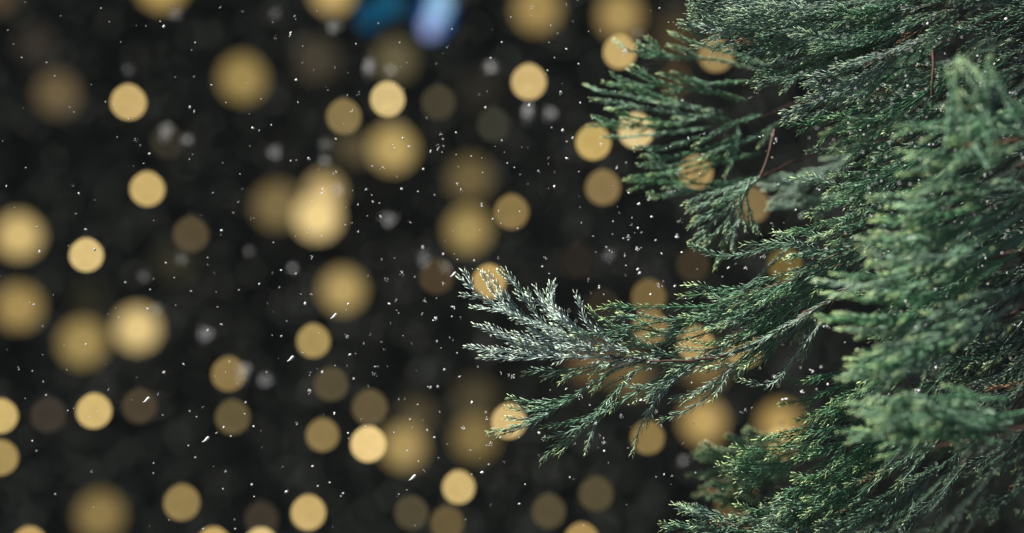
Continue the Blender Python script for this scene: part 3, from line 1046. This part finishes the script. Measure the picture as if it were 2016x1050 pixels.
# ------------------------------------------------------------------ water drops
bm = bmesh.new()
bmesh.ops.create_uvsphere(bm, u_segments=20, v_segments=14, radius=.5)
for q in bm.verts:
    if q.co.z > 0: q.co.z *= 1.25; q.co.x *= 1 - .5 * q.co.z; q.co.y *= 1 - .5 * q.co.z
for f in bm.faces: f.smooth = True
WD = bpy.data.meshes.new('water_drop')
bm.to_mesh(WD); bm.free()
WD.materials.append(WATER)
for (px, py, s, where) in [(1531, 759, 9, 'hanging under the thin curved twig at lower right'), (1266, 617, 7, 'under the long straight middle shoot'),
                           (1395, 607, 7, 'on the straight middle shoot near its bend'), (1120, 612, 8, 'on the frosted upright shoots, topmost'),
                           (1134, 632, 7, 'on the frosted upright shoots, below the topmost'), (1084, 660, 8, 'in the fork of the frosted fan'),
                           (1213, 658, 7, 'on the pale shoots right of the frosted fan'), (1018, 636, 7, 'on the frosted fan near its left tips')]:
    o = bpy.data.objects.new('water_drop', WD)
    COL.objects.link(o)
    o.location = at(px, py, .992)
    k = mm(s)
    o.scale = (k, k, k)
    tag(o, 'clear water drop ' + where, 'water drop', 'water drops on the sharp branch')

# ------------------------------------------------------------------ the dark behind
def dark_mat(name, a, bcol, scale):
    m, nt, b = mat(name)
    n = noise(nt, scale, 4)
    r = ramp(nt, n.outputs['Fac'], [(0.35, a), (0.65, bcol)])
    nt.links.new(r.outputs['Color'], b.inputs['Base Color'])
    b.inputs['Roughness'].default_value = .8
    b.inputs['Specular IOR Level'].default_value = .15
    return m


HEDGE = dark_mat('hedge_leaf', (.056, .060, .052), (.060, .064, .056), 1.3)
n = 170000
hx = nr.uniform(-9, 9, n)
hz = nr.uniform(0, 6.2, n)
hy = 6.78 + nr.uniform(-.08, .06, n)
c = np.stack([hx, hy, hz], 1)
u = nr.normal(0, 1, (n, 3)); u /= np.linalg.norm(u, axis=1)[:, None]
w = np.cross(u, nr.normal(0, 1, (n, 3))); w /= np.linalg.norm(w, axis=1)[:, None]
s1 = nr.uniform(.02, .05, n)[:, None]
V = np.stack([c - u * s1, c + w * s1 * .35, c + u * s1, c - w * s1 * .35], 1).reshape(-1, 3)
V[:, 2] = np.clip(V[:, 2], .01, None)
# dense body of the hedge
gx, gz = np.meshgrid(np.linspace(-9, 9, 80), np.linspace(0, 6, 30))
fy = 6.86 + .004 * np.sin(gx * 2.1 + gz * 1.7) + nr.normal(0, .002, gx.shape)
front_v = np.stack([gx, fy, gz], -1).reshape(-1, 3)
back_v = np.stack([gx, np.full_like(gx, 8.2), gz], -1).reshape(-1, 3)
fl = []
nx, nz = 80, 30
o1 = len(V); o2 = o1 + nx * nz
for i in range(nz - 1):
    for j in range(nx - 1):
        a = i * nx + j
        fl += [o1 + a, o1 + a + 1, o1 + a + nx + 1, o1 + a + nx, o2 + a + 1, o2 + a, o2 + a + nx, o2 + a + nx + 1]
for j in range(nx - 1):
    a = (nz - 1) * nx + j
    fl += [o1 + a, o1 + a + 1, o2 + a + 1, o2 + a]
hl = np.concatenate([np.arange(n * 4), np.array(fl)])
hm = np_mesh('evergreen_hedge', np.concatenate([V, front_v, back_v]), hl, np.full(len(hl) // 4, 4))
h = link_mesh('evergreen_hedge', hm, [HEDGE])
tag(h, 'dark evergreen hedge filling the whole background, far out of focus', 'hedge')

GROUND = dark_mat('ground_soil', (.02, .018, .015), (.05, .045, .04), 2)
gv = np.array([[-60, -60, 0], [60, -60, 0], [60, 60, 0], [-60, 60, 0]], float)
go = link_mesh('ground', np_mesh('ground', gv, [0, 1, 2, 3], [4]), [GROUND])
tag(go, kind='structure')

# ------------------------------------------------------------------ daylight
SUN = Vector((-.74, -.16, .66)).normalized()          # towards the sun
elev = math.asin(SUN.z)
world = bpy.data.worlds.new('World')
scene.world = world
world.use_nodes = True
nt = world.node_tree
bg = nt.nodes['Background']
sky = nt.nodes.new('ShaderNodeTexSky')
sky.sky_type = 'NISHITA'
sky.sun_disc = False
sky.sun_elevation = elev
sky.sun_rotation = math.atan2(SUN.x, SUN.y)
nt.links.new(sky.outputs[0], bg.inputs['Color'])
bg.inputs['Strength'].default_value = 0.055
sd = bpy.data.lights.new('sun', 'SUN')
sd.energy = 5.0
sd.angle = R(.5)
sd.color = (1, .96, .88)
so = bpy.data.objects.new('sun', sd)
COL.objects.link(so)
so.rotation_euler = (-SUN).to_track_quat('-Z', 'Y').to_euler()

# ------------------------------------------------------------------ render settings
vs = scene.view_settings
scene.display_settings.display_device = 'sRGB'
vs.view_transform = 'Standard'
vs.look = 'None'
vs.exposure = EXPO
vs.gamma = 1
scene.render.engine = 'CYCLES'
cy = scene.cycles
cy.use_denoising = True
cy.denoiser = 'OPENIMAGEDENOISE'
cy.use_adaptive_sampling = False
cy.max_bounces = 6
cy.sample_clamp_indirect = 4
